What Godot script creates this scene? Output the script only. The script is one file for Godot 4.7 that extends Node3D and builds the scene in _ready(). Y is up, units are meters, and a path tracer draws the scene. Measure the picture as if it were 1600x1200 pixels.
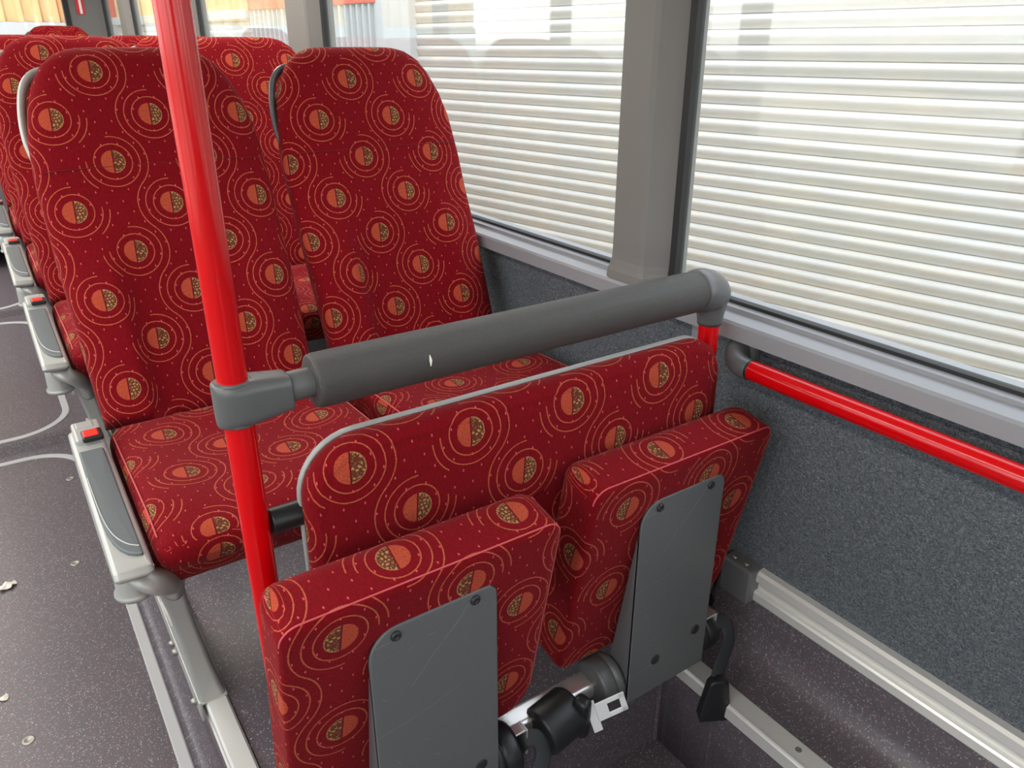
extends Node3D
# Interior of a bus: patterned red seats on a raised platform beside the windows, two folding seats in front of them.
# x runs across the bus (window side +), z along it (rear -), the low floor is y = 0.

const CAM := Vector3(0, 1.42, 0)
const TILE := 0.186            # size of the moquette repeat in metres
const PLAT := 0.265          # top of the seat platform
const EDGE := 0.132          # aisle side of the platform
const CLOTH_TINT := Color(1.0, 0.62, 0.60)
const WALLX := 1.13
const GLASSX := 1.155
var M := {}

# ------------------------------------------------------------------ mesh builder
class MB:
	var v := PackedVector3Array()
	var t := PackedVector2Array()
	var ix := PackedInt32Array()
	func vert(p: Vector3, uv := Vector2.ZERO) -> int:
		v.append(p); t.append(uv)
		return v.size() - 1
	func tri(a: int, b: int, c: int) -> void:
		ix.append(a); ix.append(b); ix.append(c)
	func quad(a: int, b: int, c: int, d: int) -> void:
		tri(a, b, c); tri(a, c, d)
	# rings: arrays of equal length; consecutive rings are joined, wound so that ring order x ring direction points outward
	func loft(rings: Array, uvs: Array, closed := true, cap := true) -> void:
		var base := []
		for r in rings.size():
			var b := v.size()
			base.append(b)
			for k in rings[r].size():
				vert(rings[r][k], uvs[r][k] if uvs.size() > 0 else Vector2.ZERO)
			if closed:
				vert(rings[r][0], uvs[r][rings[r].size()] if uvs.size() > 0 and uvs[r].size() > rings[r].size() else Vector2.ZERO)
		var n: int = rings[0].size()
		var m := n if closed else n - 1
		for r in rings.size() - 1:
			for k in m:
				quad(base[r] + k, base[r] + k + 1, base[r + 1] + k + 1, base[r + 1] + k)
		if cap:
			for e in 2:
				var r := 0 if e == 0 else rings.size() - 1
				var c := Vector3.ZERO
				for p in rings[r]:
					c += p
				c /= n
				var cu := Vector2.ZERO
				if uvs.size() > 0:
					for k in n:
						cu += uvs[r][k]
					cu /= n
				var ci := vert(c, cu)
				for k in n:
					var a := vert(rings[r][k], uvs[r][k] if uvs.size() > 0 else Vector2.ZERO)
					var b := vert(rings[r][(k + 1) % n], uvs[r][(k + 1) % n] if uvs.size() > 0 else Vector2.ZERO)
					if e == 0:
						tri(ci, b, a)
					else:
						tri(ci, a, b)
	func box(lo: Vector3, hi: Vector3) -> void:
		var c := (lo + hi) / 2
		var h := (hi - lo) / 2
		for ax in 3:
			for s in [-1.0, 1.0]:
				var n := Vector3.ZERO; n[ax] = s
				var u := Vector3.ZERO; u[(ax + 1) % 3] = 1
				var w := Vector3.ZERO; w[(ax + 2) % 3] = s
				var pts := [n - u - w, n + u - w, n + u + w, n - u + w]
				var id := []
				for p in pts:
					var q: Vector3 = c + p * h
					id.append(vert(q, Vector2(q[(ax + 1) % 3], q[(ax + 2) % 3])))
				quad(id[0], id[1], id[2], id[3])
	func done(hard := false) -> ArrayMesh:
		var nn := PackedVector3Array()
		nn.resize(v.size())
		if hard:
			var v2 := PackedVector3Array(); var t2 := PackedVector2Array(); var i2 := PackedInt32Array(); var n2 := PackedVector3Array()
			for k in range(0, ix.size(), 3):
				var n := (v[ix[k + 1]] - v[ix[k]]).cross(v[ix[k + 2]] - v[ix[k]]).normalized()
				for j in 3:
					v2.append(v[ix[k + j]]); t2.append(t[ix[k + j]]); n2.append(n); i2.append(k + j)
			v = v2; t = t2; ix = i2; nn = n2
		else:
			var acc := {}
			for k in range(0, ix.size(), 3):
				var n := (v[ix[k + 1]] - v[ix[k]]).cross(v[ix[k + 2]] - v[ix[k]])
				for j in 3:
					var key := Vector3i((v[ix[k + j]] * 20000.0).round())
					acc[key] = acc.get(key, Vector3.ZERO) + n
			for k in v.size():
				nn[k] = (acc.get(Vector3i((v[k] * 20000.0).round()), Vector3.UP) as Vector3).normalized()
		var out := PackedInt32Array()
		out.resize(ix.size())
		for k in range(0, ix.size(), 3):
			out[k] = ix[k]; out[k + 1] = ix[k + 2]; out[k + 2] = ix[k + 1]
		var a := []
		a.resize(Mesh.ARRAY_MAX)
		a[Mesh.ARRAY_VERTEX] = v; a[Mesh.ARRAY_NORMAL] = nn; a[Mesh.ARRAY_TEX_UV] = t; a[Mesh.ARRAY_INDEX] = out
		var m := ArrayMesh.new()
		m.add_surface_from_arrays(Mesh.PRIMITIVE_TRIANGLES, a)
		return m

# ------------------------------------------------------------------ shapes
func rbox_into(b: MB, size: Vector3, r: float, at := Vector3.ZERO, inner := 1, seat_bend := false) -> void:
	var h := size / 2
	r = minf(r, minf(h.x, minf(h.y, h.z)) * 0.999)
	for ax in 3:
		for s in [-1.0, 1.0]:
			var u := (ax + 1) % 3
			var w := (ax + 2) % 3
			var cu := _ticks(h[u], r, inner)
			var cw := _ticks(h[w], r, inner)
			var base := b.v.size()
			for i in cu.size():
				for j in cw.size():
					var p := Vector3.ZERO
					p[ax] = s * h[ax]; p[u] = cu[i]; p[w] = cw[j]
					var q := p.clamp(-(h - Vector3.ONE * r), h - Vector3.ONE * r)
					var d := (p - q)
					var pp := q + d.normalized() * r
					# cloth print: laid flat on each face, continuing round the edge
					var uv := Vector2(p[u], p[w])
					if ax == 1:
						uv = Vector2(p.x, p.z * s)
					elif ax == 2:
						uv = Vector2(p.x * s, -p.y + s * h.z)
					else:
						uv = Vector2(-p.y, p.z)
					if seat_bend:
						pp = cushion_bend(pp)
					b.vert(pp + at, uv / TILE)
			for i in cu.size() - 1:
				for j in cw.size() - 1:
					var a := base + i * cw.size() + j
					if s > 0:
						b.quad(a, a + cw.size(), a + cw.size() + 1, a + 1)
					else:
						b.quad(a, a + 1, a + cw.size() + 1, a + cw.size())
func _ticks(h: float, r: float, inner: int) -> Array:
	var o := [-h, -h + r * 0.27, -h + r * 0.6, -h + r]
	for k in inner:
		if h - r > 0.0005:
			o.append(lerpf(-h + r, h - r, (k + 1.0) / (inner + 1.0)))
	o.append_array([h - r, h - r * 0.6, h - r * 0.27, h])
	return o
func rbox(size: Vector3, r: float, at := Vector3.ZERO, inner := 1, seat_bend := false) -> ArrayMesh:
	var b := MB.new()
	rbox_into(b, size, r, at, inner, seat_bend)
	return b.done()
func box(lo: Vector3, hi: Vector3) -> ArrayMesh:
	var b := MB.new()
	b.box(lo, hi)
	return b.done(true)
func smooth_path(pts: Array, per := 6) -> Array:
	var o := []
	for k in pts.size() - 1:
		var p0: Vector3 = pts[maxi(k - 1, 0)]
		var p1: Vector3 = pts[k]
		var p2: Vector3 = pts[k + 1]
		var p3: Vector3 = pts[mini(k + 2, pts.size() - 1)]
		for j in per:
			o.append(p1.cubic_interpolate(p2, p0, p3, float(j) / per))
	o.append(pts[-1])
	return o
# sweep of an ellipse (radii ra across, rb along `side`) along a path; radii may be arrays
func tube_into(b: MB, path: Array, r, seg := 16, flat := 1.0, side := Vector3.ZERO, cap := true) -> void:
	var rings := []
	var uvs := []
	var up := Vector3.UP
	var t0: Vector3 = (path[1] - path[0]).normalized()
	if absf(t0.dot(up)) > 0.9:
		up = Vector3.RIGHT
	if side != Vector3.ZERO:
		up = side
	var run := 0.0
	for k in path.size():
		var tg: Vector3
		if k == 0:
			tg = path[1] - path[0]
		elif k == path.size() - 1:
			tg = path[k] - path[k - 1]
		else:
			tg = (path[k + 1] - path[k]).normalized() + (path[k] - path[k - 1]).normalized()
		tg = tg.normalized()
		up = (up - tg * up.dot(tg)).normalized()
		var sd := tg.cross(up)
		if k > 0:
			run += path[k].distance_to(path[k - 1])
		var rad: float = r[k] if r is Array else r
		var ring := []
		var uv := []
		for j in seg:
			var a := TAU * j / seg
			ring.append(path[k] + up * cos(a) * rad - sd * sin(a) * rad * flat)
			uv.append(Vector2(float(j) / seg * TAU * rad, run))
		uv.append(Vector2(TAU * rad, run))
		ring.reverse(); 
		rings.append(ring); uvs.append(uv)
	b.loft(rings, uvs, true, cap)
func tube(path: Array, r, seg := 16, flat := 1.0, side := Vector3.ZERO) -> ArrayMesh:
	var b := MB.new()
	tube_into(b, path, r, seg, flat, side)
	return b.done()
# a cylinder with softened rims along a path of two points
func rod(a: Vector3, c: Vector3, r: float, soft := 0.003, seg := 24) -> ArrayMesh:
	var d := (c - a).normalized()
	var p := [a, a + d * soft * 0.3, a + d * soft, c - d * soft, c - d * soft * 0.3, c]
	return tube(p, [r - soft, r - soft * 0.3, r, r, r - soft * 0.3, r - soft], seg)
func rounded(x0: float, y0: float, x1: float, y1: float, r: Array, n := 6) -> PackedVector2Array:
	# corners in the order: low-left, low-right, top-right, top-left, counter-clockwise
	var o := PackedVector2Array()
	var c := [Vector2(x0 + r[0], y0 + r[0]), Vector2(x1 - r[1], y0 + r[1]), Vector2(x1 - r[2], y1 - r[2]), Vector2(x0 + r[3], y1 - r[3])]
	for k in 4:
		for j in n + 1:
			var a := PI + PI / 2 * k + PI / 2 * j / n
			o.append(c[k] + Vector2(cos(a), sin(a)) * r[k])
	return o
# an outline in x, y built up in z: layers of (inset, z); the print continues round the edge
func pillow(poly: PackedVector2Array, layers: Array, turn := 1.0, off := Vector2.ZERO) -> ArrayMesh:
	var b := MB.new()
	var n := poly.size()
	var nor := []
	for k in n:
		var d := (poly[(k + 1) % n] - poly[(k + n - 1) % n]).normalized()
		nor.append(Vector2(d.y, -d.x))
	var rings := []
	var uvs := []
	var out := []
	out.resize(layers.size())
	out[layers.size() - 1] = 0.0
	for l in range(layers.size() - 2, -1, -1):
		out[l] = out[l + 1] + Vector2(layers[l].x - layers[l + 1].x, layers[l].y - layers[l + 1].y).length()
	for l in layers.size():
		var ring := []
		var uv := []
		for k in n:
			var q: Vector2 = poly[k] - nor[k] * layers[l].x
			var e: Vector2 = poly[k] - nor[k] * (layers[-1].x - out[l])
			ring.append(Vector3(q.x, q.y, layers[l].y))
			uv.append(Vector2(e.x, -e.y) * turn / TILE + off)
		uv.append(uv[0])
		rings.append(ring); uvs.append(uv)
	b.loft(rings, uvs, true, true)
	return b.done()
func lathe(profile: Array, axis_at := Vector3.ZERO, seg := 24, axis := 1) -> ArrayMesh:
	var b := MB.new()
	var rings := []
	for p in profile:
		var ring := []
		for k in seg:
			var a := -TAU * k / seg
			var q := Vector3(cos(a) * p.x, p.y, sin(a) * p.x)
			if axis == 0:
				q = Vector3(q.y, q.x, -q.z)
				q = Vector3(p.y, cos(a) * p.x, -sin(a) * p.x * -1.0)
			elif axis == 2:
				q = Vector3(cos(a) * p.x, -sin(a) * p.x, p.y)
			ring.append(q + axis_at)
		if axis == 0:
			ring.reverse()
		rings.append(ring)
	b.loft(rings, [], true, true)
	return b.done()
# flat strip lying on the floor along a path in (x, z)
func ribbon(path: Array, wdt: float, y: float, hgt: float) -> ArrayMesh:
	var b := MB.new()
	var rings := []
	for k in path.size():
		var d: Vector2 = (path[mini(k + 1, path.size() - 1)] - path[maxi(k - 1, 0)]).normalized()
		var n := Vector2(-d.y, d.x) * wdt / 2
		var p: Vector2 = path[k]
		var q := 0.003
		var m := n * (1.0 - q / (wdt / 2))
		rings.append([Vector3(p.x - n.x, y, p.y - n.y), Vector3(p.x - n.x, y + hgt * 0.5, p.y - n.y), Vector3(p.x - m.x, y + hgt, p.y - m.y), Vector3(p.x + m.x, y + hgt, p.y + m.y), Vector3(p.x + n.x, y + hgt * 0.5, p.y + n.y), Vector3(p.x + n.x, y, p.y + n.y)])
	for r in rings:
		r.reverse()
	b.loft(rings, [], true, true)
	return b.done(true)
# profile in (x, y) run along z
func run_profile(prof: Array, z0: float, z1: float, hard := true) -> ArrayMesh:
	var b := MB.new()
	var rings := []
	for z in [z1, z0]:
		var ring := []
		for p in prof:
			ring.append(Vector3(p.x, p.y, z))
		ring.reverse()
		rings.append(ring)
	b.loft(rings, [], true, true)
	return b.done(hard)

# ------------------------------------------------------------------ scene tree helpers
var taken := {}
func numbered(called: String) -> String:
	var n: int = taken.get(called, -1) + 1
	taken[called] = n
	return called if n == 0 else "%s_%03d" % [called, n]
func thing(called: String, label: String, category: String, at := Vector3.ZERO, group := "") -> Node3D:
	var o := Node3D.new()
	o.name = numbered(called)
	add_child(o)
	o.position = at
	o.set_meta("label", label); o.set_meta("category", category)
	if group != "":
		o.set_meta("group", group)
	return o
func structure(called: String, label: String) -> Node3D:
	var o := Node3D.new()
	o.name = called
	add_child(o)
	o.set_meta("kind", "structure"); o.set_meta("label", label)
	return o
func part(parent: Node3D, called: String, mesh: Mesh, mat: Material, at := Vector3.ZERO, label := "") -> MeshInstance3D:
	var o := MeshInstance3D.new()
	o.name = called
	o.mesh = mesh
	o.material_override = mat
	o.position = at
	parent.add_child(o, true)
	if label != "":
		o.set_meta("label", label)
	return o
func dup(src: Node3D, label: String, at: Vector3, group := "") -> Node3D:
	var o: Node3D = src.duplicate()
	o.name = numbered(String(src.name).trim_suffix("_000"))
	add_child(o)
	o.position = at
	o.set_meta("label", label)
	if group != "":
		o.set_meta("group", group)
	return o

# ------------------------------------------------------------------ materials
func plain(c: Color, rough: float, metal := 0.0, coat := 0.0) -> StandardMaterial3D:
	var m := StandardMaterial3D.new()
	m.albedo_color = c; m.roughness = rough; m.metallic = metal
	if coat > 0.0:
		m.clearcoat_enabled = true; m.clearcoat = coat; m.clearcoat_roughness = 0.08
	return m
func noise_normal(freq: float, strength: float, sz := 256) -> NoiseTexture2D:
	var f := FastNoiseLite.new()
	f.seed = 7; f.frequency = freq; f.fractal_octaves = 2
	var t := NoiseTexture2D.new()
	t.width = sz; t.height = sz; t.noise = f; t.seamless = true
	t.as_normal_map = true; t.bump_strength = strength
	return t
func image_tex(img: Image) -> ImageTexture:
	img.generate_mipmaps()
	return ImageTexture.create_from_image(img)

func moquette() -> Image:
	var n := 560
	var img := Image.create(n, n, false, Image.FORMAT_RGB8)
	var rng := RandomNumberGenerator.new()
	rng.seed = 11
	var fn := FastNoiseLite.new()
	fn.seed = 3; fn.frequency = 0.055; fn.noise_type = FastNoiseLite.TYPE_SIMPLEX
	var leaf := FastNoiseLite.new()
	leaf.seed = 5; leaf.frequency = 0.06; leaf.noise_type = FastNoiseLite.TYPE_CELLULAR
	leaf.cellular_return_type = FastNoiseLite.RETURN_DISTANCE2_SUB
	var base := Color8(122, 8, 20)
	var line := Color8(180, 102, 68)
	var orange := Color8(164, 68, 46)
	var olive := Color8(158, 126, 78)
	var olive_dark := Color8(92, 46, 34)
	var pink := Color8(188, 76, 82)
	var gap := Color8(96, 10, 22)
	var mm := 0.2 / n           # drawn on a 0.2 m repeat
	var tint := CLOTH_TINT.srgb_to_linear()
	for py in n:
		for px in n:
			var p := Vector2(px + 0.5, py + 0.5) * mm
			var c := base
			c = c.lerp(base.darkened(0.16), 0.5 + 0.5 * fn.get_noise_2d(px, py * 0.35))
			if px % 7 < 2:
				c = c.darkened(0.10)          # the ribs of the weave
			# ragged edges of the woven lines
			var jit := fn.get_noise_2d(px * 5.0, py * 5.0) * 0.0010
			# small drops on a diamond grid
			var row := int(floor(p.y / 0.025))
			var dx := fposmod(p.x - (0.0166 if row % 2 == 0 else 0.0), 0.0333333) - 0.01667
			var dy := p.y - row * 0.025 - 0.0125
			if absf(dx) + 0.0 < 0.0015 - absf(dy) * 0.35 and absf(dy) < 0.0024:
				c = pink
			for k in 8:
				# the two motifs and their neighbours across the edge of the repeat
				var isa := k < 4
				var cc := Vector2(0.05, 0.05) if isa else Vector2(0.15, 0.15)
				var kk := k % 4
				if kk & 1:
					cc.x += 0.2 if p.x > 0.1 else -0.2
				if kk & 2:
					cc.y += 0.2 if p.y > 0.1 else -0.2
				var d := p - cc
				var r := d.length() + jit
				if r > 0.074:
					continue
				if not isa:
					d.x = -d.x               # second motif is the mirror of the first
				var a := rad_to_deg(atan2(d.y, d.x))   # 0 right, 90 down
				var w := 0.00095
				var on := absf(r - 0.0385) < w
				if absf(r - 0.0545) < w and not (a > -175 and a < -95):
					on = true
				if absf(r - 0.0685) < w and a > 128 and a < 178:
					on = true
				if absf(r - 0.0707) < w and a > -46 and a < 46:
					on = true
				if on:
					c = line if rng.randf() > 0.25 else line.lerp(base, 0.6)
				if r < 0.0245:
					var q := (p - cc)
					q = q.rotated(-0.07)
					if absf(q.x) < 0.0012:
						c = gap
					elif q.x < 0:
						c = orange.lerp(olive, 0.35 * clampf(fn.get_noise_2d(px * 2.0, py * 2.0) * 1.6, 0, 1)).lerp(base, 0.55 * clampf(fn.get_noise_2d(px * 3.0, py * 1.2 + 300.0) * 1.8 - 0.15, 0, 1))
					else:
						var l := leaf.get_noise_2d(px, py)
						c = olive if l > -0.66 else olive_dark
						if r > 0.0232:
							c = olive
			var g := rng.randf_range(0.93, 1.07)
			c = Color(c.r * g, c.g * g, c.b * g).srgb_to_linear()
			img.set_pixel(px, py, Color(c.r / tint.r, minf(c.g / tint.g, 1.0), minf(c.b / tint.b, 1.0)).linear_to_srgb())
	return img
func speckled(base: Color, n: int, spots: Array, sd: int) -> Image:
	var img := Image.create(n, n, false, Image.FORMAT_RGB8)
	var rng := RandomNumberGenerator.new()
	rng.seed = sd
	for y in n:
		for x in n:
			var g := rng.randf_range(0.9, 1.1)
			img.set_pixel(x, y, Color(base.r * g, base.g * g, base.b * g))
	for s in spots:
		for k in int(s[1]):
			var x := rng.randi_range(0, n - 1)
			var y := rng.randi_range(0, n - 1)
			var c: Color = s[0]
			c = c.lerp(base, rng.randf() * 0.5)
			for j in rng.randi_range(2, 6):
				img.set_pixel((x + rng.randi_range(0, 1)) % n, (y + rng.randi_range(0, 1)) % n, c)
	return img
func scratched() -> Image:
	var n := 640
	var img := Image.create(n, n, false, Image.FORMAT_RGB8)
	var rng := RandomNumberGenerator.new()
	rng.seed = 31
	var base := Color8(90, 92, 93)
	for y in n:
		for x in n:
			var g := rng.randf_range(0.97, 1.03)
			img.set_pixel(x, y, Color(base.r * g, base.g * g, base.b * g))
	for k in 46:
		var p := Vector2(rng.randf() * n, rng.randf() * n)
		var a := rng.randf_range(-0.9, 0.3)
		if rng.randf() < 0.3:
			a = rng.randf() * TAU
		var len := rng.randi_range(8, 40) if k > 5 else rng.randi_range(120, 240)
		var c := base.lerp(Color8(150, 152, 152), rng.randf_range(0.2, 0.7))
		for j in len:
			img.set_pixel(posmod(int(p.x), n), posmod(int(p.y), n), c)
			p += Vector2(cos(a), sin(a)); a += rng.randf_range(-0.02, 0.02)
	return img
func felt() -> Image:
	var n := 512
	var img := Image.create(n, n, false, Image.FORMAT_RGB8)
	var rng := RandomNumberGenerator.new()
	rng.seed = 23
	img.fill(Color8(84, 90, 95))
	var cols := [Color8(60, 65, 72), Color8(100, 107, 110), Color8(124, 129, 129), Color8(74, 80, 90), Color8(48, 52, 58)]
	for k in 24000:
		var p := Vector2(rng.randf() * n, rng.randf() * n)
		var a := rng.randf() * TAU
		var c: Color = cols[rng.randi_range(0, 4)]
		for j in rng.randi_range(3, 9):
			img.set_pixel(posmod(int(p.x), n), posmod(int(p.y), n), c)
			p += Vector2(cos(a), sin(a)); a += rng.randf_range(-0.5, 0.5)
	return img
func tri(m: StandardMaterial3D, metres: float, world := true) -> StandardMaterial3D:
	m.uv1_triplanar = true
	m.uv1_world_triplanar = world
	m.uv1_scale = Vector3.ONE / metres
	return m

func materials() -> void:
	var f := StandardMaterial3D.new()
	f.albedo_texture = image_tex(moquette())
	f.albedo_color = CLOTH_TINT
	f.roughness = 0.9
	f.rim_enabled = true; f.rim = 0.22; f.rim_tint = 1.0
	f.normal_enabled = true
	f.normal_texture = noise_normal(0.12, 3.0); f.normal_scale = 0.25
	f.metallic_specular = 0.2
	M.cloth = f
	M.seam = plain(Color8(190, 76, 80), 0.9)
	M.seam_dark = plain(Color8(92, 9, 18), 0.95)
	var v := plain(Color.WHITE, 0.36)
	v.albedo_texture = image_tex(speckled(Color8(86, 80, 85), 640, [[Color8(206, 206, 212), 6500], [Color8(176, 98, 100), 3200], [Color8(44, 40, 48), 3000]], 4))
	M.vinyl = tri(v, 0.62)
	var c := plain(Color.WHITE, 1.0)
	c.albedo_texture = image_tex(felt())
	c.normal_enabled = true; c.normal_texture = noise_normal(0.2, 4.0); c.normal_scale = 0.5
	M.felt = tri(c, 0.34)
	M.alu = plain(Color8(224, 224, 219), 0.4, 0.5)
	M.alu_dull = plain(Color8(186, 188, 190), 0.45, 0.6)
	M.trim = plain(Color8(172, 172, 172), 0.5)
	M.silver = plain(Color8(170, 171, 167), 0.36, 0.25)
	M.chrome = plain(Color8(228, 228, 226), 0.34, 0.8)
	M.tongue = plain(Color8(236, 238, 240), 0.35, 0.2)
	M.red = plain(Color8(190, 4, 11), 0.16)
	M.grey = plain(Color8(84, 86, 87), 0.36)
	M.plate = plain(Color8(92, 93, 94), 0.46)
	var wp := plain(Color.WHITE, 0.46)
	wp.albedo_texture = image_tex(scratched())
	M.worn_plate = tri(wp, 0.45, false)
	M.pad = plain(Color8(88, 95, 97), 0.5)
	M.rim = plain(Color8(150, 152, 150), 0.42)
	var g := plain(Color8(66, 65, 63), 0.48)
	g.normal_enabled = true; g.normal_texture = noise_normal(0.16, 8.0); g.normal_scale = 0.8
	M.foam = tri(g, 0.05, false)
	M.black = plain(Color8(26, 28, 30), 0.4)
	M.gasket = plain(Color8(18, 20, 22), 0.6)
	M.web = plain(Color8(34, 37, 40), 0.6)
	M.button = plain(Color8(222, 44, 30), 0.4)
	var s := plain(Color8(108, 107, 104), 0.6)
	M.pillar = s
	M.sill = plain(Color8(132, 134, 138), 0.42)
	M.ceiling = plain(Color8(176, 176, 172), 0.8)
	M.panel = plain(Color8(158, 158, 155), 0.7)
	var gl := plain(Color(0.86, 0.94, 0.92, 0.05), 0.02)
	gl.transparency = BaseMaterial3D.TRANSPARENCY_ALPHA
	M.glass = gl
	M.paper = plain(Color8(226, 222, 208), 0.9)
	M.steel = plain(Color8(150, 146, 140), 0.4, 0.7)
	M.dark_screw = plain(Color8(44, 46, 48), 0.45, 0.3)
	var sl := plain(Color8(180, 179, 172), 0.5)
	var gn := FastNoiseLite.new()
	gn.seed = 17; gn.frequency = 0.012; gn.fractal_octaves = 4
	var gt := NoiseTexture2D.new()
	gt.width = 512; gt.height = 512; gt.noise = gn; gt.seamless = true
	var gr := Gradient.new()
	gr.set_color(0, Color8(198, 190, 172)); gr.set_color(1, Color8(186, 187, 184))
	gr.add_point(0.45, Color8(178, 176, 168))
	gt.color_ramp = gr
	sl.albedo_color = Color.WHITE
	sl.albedo_texture = gt
	sl.uv1_triplanar = true
	sl.uv1_world_triplanar = true
	sl.uv1_scale = Vector3(0.25, 2.2, 0.25)
	M.slat = sl
	M.white_clad = plain(Color8(176, 181, 181), 0.6)
	M.orange_clad = plain(Color8(206, 76, 42), 0.6)
	M.cream_clad = plain(Color8(206, 178, 122), 0.7)
	M.asphalt = plain(Color8(176, 164, 146), 0.95)
	M.lamp = plain(Color8(240, 240, 236), 0.5)
	M.lamp.emission_enabled = true
	M.lamp.emission = Color(1.0, 0.97, 0.92); M.lamp.emission_energy_multiplier = 1.2
	M.label_red = plain(Color8(200, 24, 34), 0.5)
	M.label_white = plain(Color8(230, 226, 222), 0.5)

# ------------------------------------------------------------------ the seats
const BACK_LEN := 0.79
const BACK_TILT := 0.388
func half_width(s: float) -> float:
	var tab := [[0.0, 0.226], [0.15, 0.231], [0.35, 0.235], [0.5, 0.236], [0.6, 0.230], [0.66, 0.217], [0.71, 0.199], [0.745, 0.178], [0.77, 0.152], [0.785, 0.122], [0.79, 0.098]]
	for k in tab.size() - 1:
		if s <= tab[k + 1][0]:
			return lerpf(tab[k][1], tab[k + 1][1], smoothstep(0, 1, (s - tab[k][0]) / (tab[k + 1][0] - tab[k][0])) * 0.5 + 0.5 * (s - tab[k][0]) / (tab[k + 1][0] - tab[k][0]))
	return tab[-1][1]
func back_front(x: float, s: float) -> float:
	# the lower half has a sunk middle panel between two raised bolsters
	var fade := 1.0 - smoothstep(0.24, 0.42, s)
	return 0.034 * smoothstep(0.102, 0.135, absf(x)) * fade - 0.012 * fade + 0.008 * smoothstep(0.46, 0.62, s) * (1.0 - smoothstep(0.66, 0.78, s)) - 0.12 * x * x
func backrest_mesh(off: Vector2) -> ArrayMesh:
	var b := MB.new()
	var rings := []
	var uvs := []
	var ss := []
	for k in 27:
		ss.append(0.72 * k / 26.0)
	ss.append_array([0.735, 0.748, 0.758, 0.766, 0.773, 0.779, 0.784, 0.787, 0.789, 0.79])
	var seg := 72
	for s in ss:
		var w := half_width(s)
		var th := 0.046
		var e := clampf((s - 0.742) / 0.048, 0, 1)
		th *= sqrt(maxf(1.0 - e * e, 0.02))
		var ring := []
		for k in seg:
			var a := TAU * k / seg
			var cx := signf(cos(a)) * pow(absf(cos(a)), 2.0 / 5.0)
			var cz := signf(sin(a)) * pow(absf(sin(a)), 2.0 / 3.2)
			var x := cx * w
			var z := cz * th
			if cz > 0:
				z += back_front(x, s) * cz
			ring.append(Vector3(x, s, z - 0.046))
		# lengths round the ring, measured from the middle of the front
		var uv := []
		uv.resize(seg + 1)
		var at := seg / 4
		uv[at] = 0.0
		for k in range(at + 1, seg + 1):
			uv[k] = uv[k - 1] + ring[k % seg].distance_to(ring[k - 1])
		for k in range(at - 1, -1, -1):
			uv[k] = uv[k + 1] + ring[k].distance_to(ring[k + 1])
		for k in seg + 1:
			uv[k] = Vector2((uv[k] if k > at else -uv[k]) * -1.0, -s) / TILE + off
		rings.append(ring); uvs.append(uv)
	# ring order: angle runs from +x over +z (front); reverse so that faces point outward going up
	for r in rings.size():
		rings[r].reverse()
		var last: Vector2 = uvs[r][seg]
		uvs[r].resize(seg)
		uvs[r].reverse()
		uvs[r].append(uvs[r][0])
		var _unused := last
	b.loft(rings, uvs, true, true)
	return b.done()

func cushion_bend(p: Vector3) -> Vector3:
	var q := p
	if q.z > 0.0 and q.y < 0.03:
		q.z -= (0.03 - q.y) * 0.62 * smoothstep(0.0, 0.2, q.z)
	if q.y > 0:
		q.y += 0.010 * smoothstep(-0.25, 0.14, q.z) - 0.016 * smoothstep(0.12, 0.25, q.z)
		q.y -= 0.010 * (1.0 - smoothstep(0.09, 0.17, absf(q.x))) * (1.0 - smoothstep(0.10, 0.2, absf(q.z)))
	return q
func cushion_mesh() -> ArrayMesh:
	return rbox(Vector3(0.464, 0.125, 0.50), 0.036, Vector3.ZERO, 12, true)

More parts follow.
